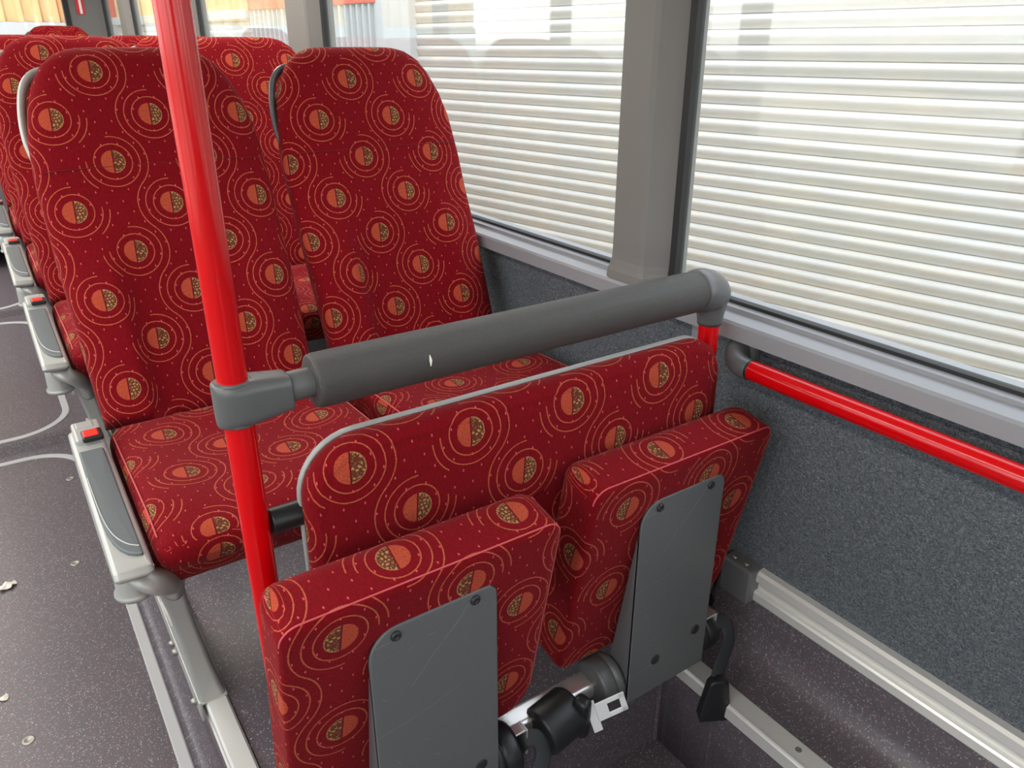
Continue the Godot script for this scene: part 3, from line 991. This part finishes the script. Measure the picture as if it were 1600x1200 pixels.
func window_wall() -> void:
	var w := structure("wall_right", "window-side wall lined with dark grey felt below the sill")
	part(w, "felt_panel", box(Vector3(WALLX, 0.41, -0.955), Vector3(1.22, 0.945, 7.25)), M.felt)
	part(w, "felt_panel", box(Vector3(WALLX, 0.25, -7.65), Vector3(1.22, 0.945, -1.0)), M.felt)
	part(w, "outer_skin", box(Vector3(1.21, -0.12, -7.8), Vector3(1.25, 0.93, 7.3)), M.panel)
	part(w, "joint_cover", rbox(Vector3(0.02, 0.70, 0.056), 0.006, Vector3(WALLX, 0.60, -0.978)), M.sill)
	part(w, "upper_wall", box(Vector3(1.13, 1.98, -7.8), Vector3(1.25, 2.2, 7.3)), M.panel)
	var t6 := structure("trim_6", "grey window sill with a bright upper face")
	var sp := [Vector2(1.085, 0.905), Vector2(1.085, 0.951), Vector2(1.089, 0.956), Vector2(1.118, 0.962), Vector2(1.122, 0.9645), Vector2(1.146, 0.9685), Vector2(1.20, 0.9685), Vector2(1.20, 0.925), Vector2(1.135, 0.905)]
	sp[0] = Vector2(1.085, 0.923); sp[8] = Vector2(1.135, 0.923)
	sp.reverse()
	part(t6, "sill", run_profile(sp, -7.6, 7.2), M.sill)
	part(t6, "sill_ridge", run_profile([Vector2(1.1235, 0.97), Vector2(1.1235, 0.960), Vector2(1.120, 0.960), Vector2(1.120, 0.97)], -7.6, 7.2), M.sill)
	var t7 := structure("trim_7", "grooved aluminium track at the foot of the felt wall")
	var tp := [Vector2(1.135, 0.388), Vector2(1.110, 0.388), Vector2(1.108, 0.391), Vector2(1.108, 0.408), Vector2(1.111, 0.412), Vector2(1.120, 0.413), Vector2(1.120, 0.432), Vector2(1.111, 0.433), Vector2(1.108, 0.437), Vector2(1.110, 0.452), Vector2(1.116, 0.457), Vector2(1.135, 0.459)]
	tp.reverse()
	tp.reverse()
	part(t7, "track", run_profile(tp, -0.765, 7.2), M.alu)
	var cap := part(t7, "end_cap", rbox(Vector3(0.045, 0.080, 0.075), 0.007, Vector3(1.112, 0.421, -0.798)), M.plate)
	for z in [-0.815, -0.785]:
		part(cap, "screw", lathe([Vector2(0.006, 0), Vector2(0.006, 0.003), Vector2(0.004, 0.005), Vector2(0.002, 0.005)], Vector3(1.106, 0.461, z), 14), M.steel)
	# pillars and panes
	var edges := [[-7.55, -6.62], [-6.38, -4.85], [-4.6, -3.14], [-2.89, -1.236], [-1.10, 0.60], [0.80, 2.3], [2.5, 4.0], [4.2, 5.7], [5.9, 7.2]]
	for k in edges.size():
		var z0: float = edges[k][0]
		var z1: float = edges[k][1]
		var n := structure("window_%d" % (k + 1), "side window pane in a black rubber gasket")
		part(n, "pane", box(Vector3(GLASSX, 0.965, z0 - 0.02), Vector3(GLASSX + 0.005, 2.0, z1 + 0.02)), M.glass)
		part(n, "gasket", box(Vector3(1.144, 0.966, z0), Vector3(1.162, 0.9745, z1)), M.gasket)
		part(n, "gasket", box(Vector3(1.140, 0.967, z0 - 0.003), Vector3(1.162, 1.98, z0 + 0.017)), M.gasket)
		part(n, "gasket", box(Vector3(1.140, 0.967, z1 - 0.006), Vector3(1.162, 1.98, z1 + 0.006)), M.gasket)
		if k < edges.size() - 1:
			var a := z1
			var c: float = edges[k + 1][0]
			var b := MB.new()
			var rows := [[0.925, 0.008], [0.962, 0.008], [0.975, 0.007], [0.985, 0.004], [1.0, 0.001], [1.015, 0.0], [2.0, 0.0]]
			var rings := []
			for r in rows:
				var o: float = r[1]
				var ring := []
				for q in [Vector2(1.19, a - o), Vector2(1.105 - o, a - o), Vector2(1.099 - o, a + 0.006), Vector2(1.099 - o, c - 0.048 + o), Vector2(1.103 - o, c - 0.036 + o), Vector2(1.140 - o, c + o * 0.3), Vector2(1.19, c + o * 0.3)]:
					ring.append(Vector3(q.x, r[0], q.y))
				ring.reverse()
				rings.append(ring)
			for q in rings:
				q.reverse()
			b.loft(rings, [], true, true)
			part(w, "window_pillar", b.done(true), M.pillar)

func outside() -> void:
	var g := structure("floor_outside", "pale concrete yard around the bus")
	part(g, "yard", box(Vector3(-30, -0.42, -30), Vector3(30, -0.30, 30)), M.asphalt)
	shutter(-4.5, 5.09, 3.3, "wide white roller shutter outside the window, with a frame post at its end")
	var b := thing("building", "white clad building with orange fascia standing beside the roller shutter", "building", facade_point(5.09, -0.3))
	b.basis = facade_basis()
	part(b, "frame_post", rbox(Vector3(0.41, 4.2, 0.12), 0.01, Vector3(0.205, 2.1, 0.02)), M.white_clad)
	part(b, "cladding", ribbed(2.15, 2.03, 0.086, 0.03), M.white_clad, Vector3(0.42, 0, 0))
	part(b, "fascia", rbox(Vector3(2.15, 0.9, 0.08), 0.01, Vector3(1.49, 2.48, 0)), M.orange_clad, Vector3.ZERO, "orange fascia board")
	part(b, "cladding", ribbed(3.5, 1.6, 0.15, 0.04), M.cream_clad, Vector3(2.57, 2.03, 0), "cream ribs standing in for a reflection in the window glass")  # solid ribs in place of a reflection in the side windows
	var low := Node3D.new()  # slats modelled where the window glass shows a reflection
	low.name = "reflection_slats"
	b.add_child(low)
	low.position = Vector3(2.57, 0, 0)
	low.set_meta("label", "white slats standing in for a reflection in the window glass")
	var ls := slat_mesh(3.54, 0.075)
	for k in 26:
		part(low, "slat", ls, M.slat, Vector3(0, k * 0.075, 0))
	part(b, "reflection_beam", rbox(Vector3(3.54, 0.09, 0.09), 0.01, Vector3(4.34, 2.0, 0.03)), M.white_clad)  # pale beam of the same modelled window reflection
	part(b, "cladding", ribbed(5.0, 2.03, 0.086, 0.03), M.white_clad, Vector3(6.12, 0, 0))
	part(b, "fascia", rbox(Vector3(5.0, 0.9, 0.08), 0.01, Vector3(8.6, 2.48, 0)), M.orange_clad)
	var r := thing("shed_wall", "cream ribbed shed wall above a white plinth behind the rear window", "wall", Vector3(-6, -0.3, -13.5))
	part(r, "cladding", ribbed(12.0, 3.0, 0.22, 0.06), M.cream_clad, Vector3(0, 2.02, 0), "cream ribs standing in for a reflection in the window glass")
	part(r, "plinth", rbox(Vector3(12, 2.02, 0.12), 0.01, Vector3(6, 1.01, 0)), M.white_clad)

func seats() -> void:
	var z := -1.62
	var row_z := [0.0, -0.905, -1.72, -2.55, -3.4]
	var lift := [0.0, 0.03, 0.04, 0.05, 0.06]
	var skew := [0.0, -0.008, -0.014, -0.02, -0.02]
	var an := ["first", "second", "third", "fourth", "fifth"]
	var a0 := make_seat("bus_seat_aisle", "patterned red aisle seat behind the vertical red pole, red belt buckle at its side", Vector3(0.328, PLAT, z), true, "patterned seats along the aisle")
	var w0 := make_seat("bus_seat_window", "patterned red window seat behind the padded grey rail", Vector3(0.841, PLAT, z), false, "patterned seats along the windows")
	for k in range(1, 4):
		var la := "patterned red aisle seat in the %s row behind the vertical red pole" % an[k]
		var lw := "patterned red window seat in the %s row behind the padded grey rail" % an[k]
		dup(a0, la, Vector3(0.328 + skew[k], PLAT + lift[k], z + row_z[k]), "patterned seats along the aisle")
		dup(w0, lw, Vector3(0.836 + skew[k], PLAT + lift[k], z + row_z[k]), "patterned seats along the windows")
	# rear bench seats, raised
	var f := part(get_node("floor"), "rear_plinth", box(Vector3(-0.4, PLAT - 0.02, -7.6), Vector3(1.13, PLAT + 0.135, -5.9)), M.vinyl)
	f.set_meta("label", "raised plinth of the rear seats")
	dup(w0, "rear bench seat top showing below the rear window, beside the grey panel", Vector3(0.715, PLAT + 0.135, -6.55), "rear bench seats")
	dup(w0, "rear bench seat top farther from the windows, below the rear window", Vector3(0.10, PLAT + 0.135, -6.55), "rear bench seats")

func folding() -> void:
	var bk := thing("folding_bench", "low wide patterned red backrest with a grey rim behind the folded seats", "bench", Vector3(0.652, 0.50, -0.888))
	var o := rounded(-0.394, 0.12, 0.392, 0.447, [0.03, 0.03, 0.075, 0.085], 9)
	part(bk, "shell", pillow(o, [Vector2(0.002, -0.010), Vector2(0.0, -0.008), Vector2(0.0, 0.0), Vector2(0.002, 0.002)]), M.rim, Vector3.ZERO, "grey shell rim")
	part(bk, "pad", pillow(o, [Vector2(0.003, 0.0), Vector2(0.001, 0.010), Vector2(0.002, 0.022), Vector2(0.008, 0.032), Vector2(0.016, 0.037), Vector2(0.022, 0.036), Vector2(0.028, 0.038), Vector2(0.045, 0.042)], 1.0, Vector2(0.04, 0.46)), M.cloth)
	# frame under the folding seats
	var fr := bk
	var fo := Vector3(-0.652, -0.50, 0.888)
	part(fr, "cross_bar", rbox(Vector3(0.84, 0.034, 0.045), 0.010, Vector3(0.63, 0.350, -0.805)), M.chrome, fo)
	for x in [0.30, 0.95]:
		part(fr, "upright", rbox(Vector3(0.03, 0.50, 0.012), 0.003, Vector3(x, 0.52, -0.905)), M.black, fo)
		part(fr, "foot", rbox(Vector3(0.06, 0.012, 0.06), 0.004, Vector3(x, PLAT + 0.007, -0.895)), M.black, fo)
		part(fr, "brace", tube([Vector3(x, 0.36, -0.900), Vector3(x, 0.35, -0.81)], 0.011, 12), M.black, fo)
	part(fr, "link_tube", rod(Vector3(0.219, 0.838, -0.897), Vector3(0.30, 0.838, -0.897), 0.018, 0.002), M.black, fo, "black tube joining the backrest to the pole")
	folding_seat(Vector3(0.369, 0.408, -0.725), "folded red seat next to the vertical pole, grey plate on its underside", Vector2(0.55, 0.2))
	folding_seat(Vector3(0.862, 0.408, -0.752), "folded red seat next to the felt wall, grey plate on its underside", Vector2(0.05, 0.75))
	# belts
	var r := thing("seat_belt_retractor", "black belt reel with a bright metal tongue between the folded seats", "seat belt", Vector3(0.622, 0.345, -0.775))
	var reel := part(r, "reel_housing", lathe([Vector2(0.025, -0.045), Vector2(0.040, -0.043), Vector2(0.044, -0.036), Vector2(0.044, 0.028), Vector2(0.040, 0.034), Vector2(0.02, 0.036)], Vector3.ZERO, 28, 0), M.black)
	reel.rotation = Vector3(0, 0.1, 0.12)
	var sl := part(r, "belt_guide", rbox(Vector3(0.026, 0.098, 0.030), 0.010, Vector3(0.030, 0.004, 0.030)), M.black)
	sl.rotation = Vector3(0.1, 0.25, 0.12)
	var tg := part(r, "tongue", tongue_mesh(), M.tongue, Vector3(0.046, 0.004, 0.034))
	tg.rotation = Vector3(-0.1, -0.35, 0.28)
	tg.scale = Vector3.ONE * 1.2
	belt_buckle(Vector3(0.998, 0.392, -0.775), "black belt buckle hanging on a strap beside the felt wall")
	belt_buckle(Vector3(0.540, 0.372, -0.770), "black belt buckle tucked behind the bar beside the pole-side folded seat")

func tongue_mesh() -> ArrayMesh:
	# a stepped metal plate with a window for the latch
	var b := MB.new()
	var th := 0.0022
	rbox_into(b, Vector3(0.014, 0.058, th), 0.001, Vector3(0.006, 0.0, 0))
	rbox_into(b, Vector3(0.020, 0.034, th), 0.001, Vector3(0.020, 0.004, 0))
	rbox_into(b, Vector3(0.030, 0.0085, th), 0.001, Vector3(0.042, 0.0168, 0))
	rbox_into(b, Vector3(0.030, 0.0085, th), 0.001, Vector3(0.042, -0.0088, 0))
	rbox_into(b, Vector3(0.009, 0.034, th), 0.001, Vector3(0.0535, 0.004, 0))
	return b.done()

func rails() -> void:
	var z := -0.897
	var y := 1.0235
	# vertical pole
	var p := thing("handrail_pole", "glossy red vertical pole between platform and ceiling", "pole", Vector3(0.1995, PLAT, z))
	part(p, "tube", tube([Vector3(0, 0, 0), Vector3(0, 0.6, 0), Vector3(0, 1.2, 0), Vector3(0, 2.2 - PLAT, 0)], 0.0185, 40), M.red)
	part(p, "floor_flange", lathe([Vector2(0.036, 0.0), Vector2(0.036, 0.008), Vector2(0.024, 0.014), Vector2(0.020, 0.03)], Vector3.ZERO), M.grey)
	# padded rail between pole and wall post
	var r := thing("padded_grab_rail", "thick padded grey grab rail between the red pole and the window wall", "grab rail", Vector3(0.1995, y, z))
	# clamp: a collar round the pole drawn out to the rail
	var b := MB.new()
	var rings := []
	var secs := [[-0.0255, 0.004, 0.025], [-0.025, 0.010, 0.028], [-0.022, 0.017, 0.0295], [-0.014, 0.0235, 0.030], [0.0, 0.027, 0.030], [0.016, 0.027, 0.0295], [0.036, 0.025, 0.027], [0.056, 0.0235, 0.0245], [0.064, 0.023, 0.0238], [0.0665, 0.0215, 0.0222]]
	for s in secs:
		var ring := []
		for k in 28:
			var a := TAU * k / 28
			var e := 2.0 / 4.2
			ring.append(Vector3(s[0], signf(sin(a)) * pow(absf(sin(a)), e) * s[2] - 0.003, signf(cos(a)) * pow(absf(cos(a)), e) * s[1]))
		ring.reverse()
		rings.append(ring)
	b.loft(rings, [], true, true)
	part(r, "clamp", b.done(), M.grey, Vector3.ZERO, "smooth grey clamp round the red pole")
	part(r, "clamp_collar", lathe([Vector2(0.0185, -0.029), Vector2(0.0215, -0.029), Vector2(0.023, -0.0275), Vector2(0.023, 0.0275), Vector2(0.0215, 0.029), Vector2(0.0185, 0.029)], Vector3(0, -0.003, 0), 32), M.grey)
	part(r, "stub", rod(Vector3(0.06, 0, 0), Vector3(0.12, 0, 0), 0.0195, 0.001), M.plate)
	var pr := 0.0365
	part(r, "pad", tube([Vector3(0.096, 0, 0), Vector3(0.0962, 0, 0), Vector3(0.098, 0, 0), Vector3(0.104, 0, 0), Vector3(0.3, 0, 0), Vector3(0.6, 0, 0), Vector3(0.802, 0, 0)], [0.025, pr - 0.005, pr - 0.0015, pr, pr, pr, pr], 48), M.foam, Vector3.ZERO, "grained grey foam sleeve")
	part(r, "scuff", tube([Vector3(0.252, 0.0135, 0.0345), Vector3(0.2525, 0.006, 0.0363), Vector3(0.252, -0.002, 0.0368)], [0.0006, 0.0022, 0.0007], 8), M.paper, Vector3.ZERO, "small pale tear in the foam")
	var el := [Vector3(0.800, 0, 0), Vector3(0.802, 0, 0), Vector3(0.810, 0, 0)]
	var er := [pr, pr + 0.002, pr + 0.0025]
	for k in 9:
		var a := PI / 2 * k / 8
		el.append(Vector3(0.810 + 0.036 * sin(a), -0.036 * (1.0 - cos(a)), 0))
		er.append(lerpf(pr + 0.003, 0.0265, smoothstep(0.55, 1.0, k / 8.0)))
	el.append(Vector3(0.846, -0.062, 0)); er.append(0.0225)
	el.append(Vector3(0.846, -0.068, 0)); er.append(0.0215)
	part(r, "elbow", tube(el, er, 40), M.grey)
	var w := thing("handrail_post", "short glossy red post under the grey elbow at the window wall", "pole", Vector3(1.0455, PLAT, z))
	part(w, "tube", tube([Vector3(0, 0, 0), Vector3(0, 0.4, 0), Vector3(0, y - 0.066 - PLAT, 0)], 0.0185, 32), M.red)
	part(w, "ring", rod(Vector3(0, y - 0.0672 - PLAT, 0), Vector3(0, y - 0.0632 - PLAT, 0), 0.0195, 0.001), M.black)
	# handrail along the wall
	var h := thing("wall_handrail", "glossy red handrail along the felt wall below the sill", "handrail", Vector3(1.06, 0.892, -0.80))
	part(h, "tube", tube([Vector3(0, 0, -0.005), Vector3(0, 0, 0.6), Vector3(0, 0, 1.6), Vector3(0, 0, 2.6)], 0.0182, 36), M.red)
	part(h, "ring", rod(Vector3(0, 0, -0.006), Vector3(0, 0, -0.001), 0.0192, 0.001), M.black)
	var bp := smooth_path([Vector3(0.0, 0, -0.004), Vector3(0, 0.0, -0.024), Vector3(0.014, 0.002, -0.048), Vector3(0.040, 0.008, -0.068), Vector3(0.072, 0.012, -0.074)], 5)
	var br := []
	for k in bp.size():
		br.append(lerpf(0.0182, 0.024, float(k) / (bp.size() - 1)))
	part(h, "bracket", tube(bp, br, 24, 1.0, Vector3.UP), M.grey, Vector3.ZERO, "grey end bracket")
	part(h, "bracket_foot", rbox(Vector3(0.03, 0.080, 0.052), 0.012, Vector3(0.062, 0.0, -0.066)), M.plate)

func small_things() -> void:
	var rng := RandomNumberGenerator.new()
	rng.seed = 9
	var n := 0
	for q in [[-0.195, -2.285, 0.022, "crumpled white paper scrap on the aisle floor"], [-0.228, -1.81, 0.013, "tiny pale paper scrap beside a floor screw"]]:
		var b := MB.new()
		var c := b.vert(Vector3(0, q[2] * 0.55, 0))
		var d := b.vert(Vector3(0, 0.0, 0))
		var ring := []
		for k in 11:
			var a := TAU * k / 11
			var r: float = q[2] * rng.randf_range(0.65, 1.15)
			ring.append(b.vert(Vector3(cos(a) * r, rng.randf_range(0.001, q[2] * 0.5), -sin(a) * r)))
		for k in 11:
			b.tri(c, ring[k], ring[(k + 1) % 11])
			b.tri(d, ring[(k + 1) % 11], ring[k])
		var o := part(self, numbered("paper_scrap"), b.done(true), M.paper, Vector3(q[0], 0.0, q[1]))
		o.set_meta("label", q[3]); o.set_meta("category", "litter"); o.set_meta("group", "paper scraps on the floor")
		n += 1
	for q in [[0.030, -2.86, "worn round floor screw near the pale aisle strip"], [-0.191, -1.64, "round steel floor screw in the open aisle floor"], [-0.02, -2.3, "dull round floor screw in the middle of the aisle floor"]]:
		var o := part(self, numbered("floor_screw"), lathe([Vector2(0.014, 0.0), Vector2(0.014, 0.0012), Vector2(0.011, 0.0024), Vector2(0.0075, 0.0018), Vector2(0.005, 0.0006)], Vector3.ZERO, 20), M.steel, Vector3(q[0], 0.0, q[1]))
		o.set_meta("label", q[2]); o.set_meta("category", "screw"); o.set_meta("group", "floor screws")
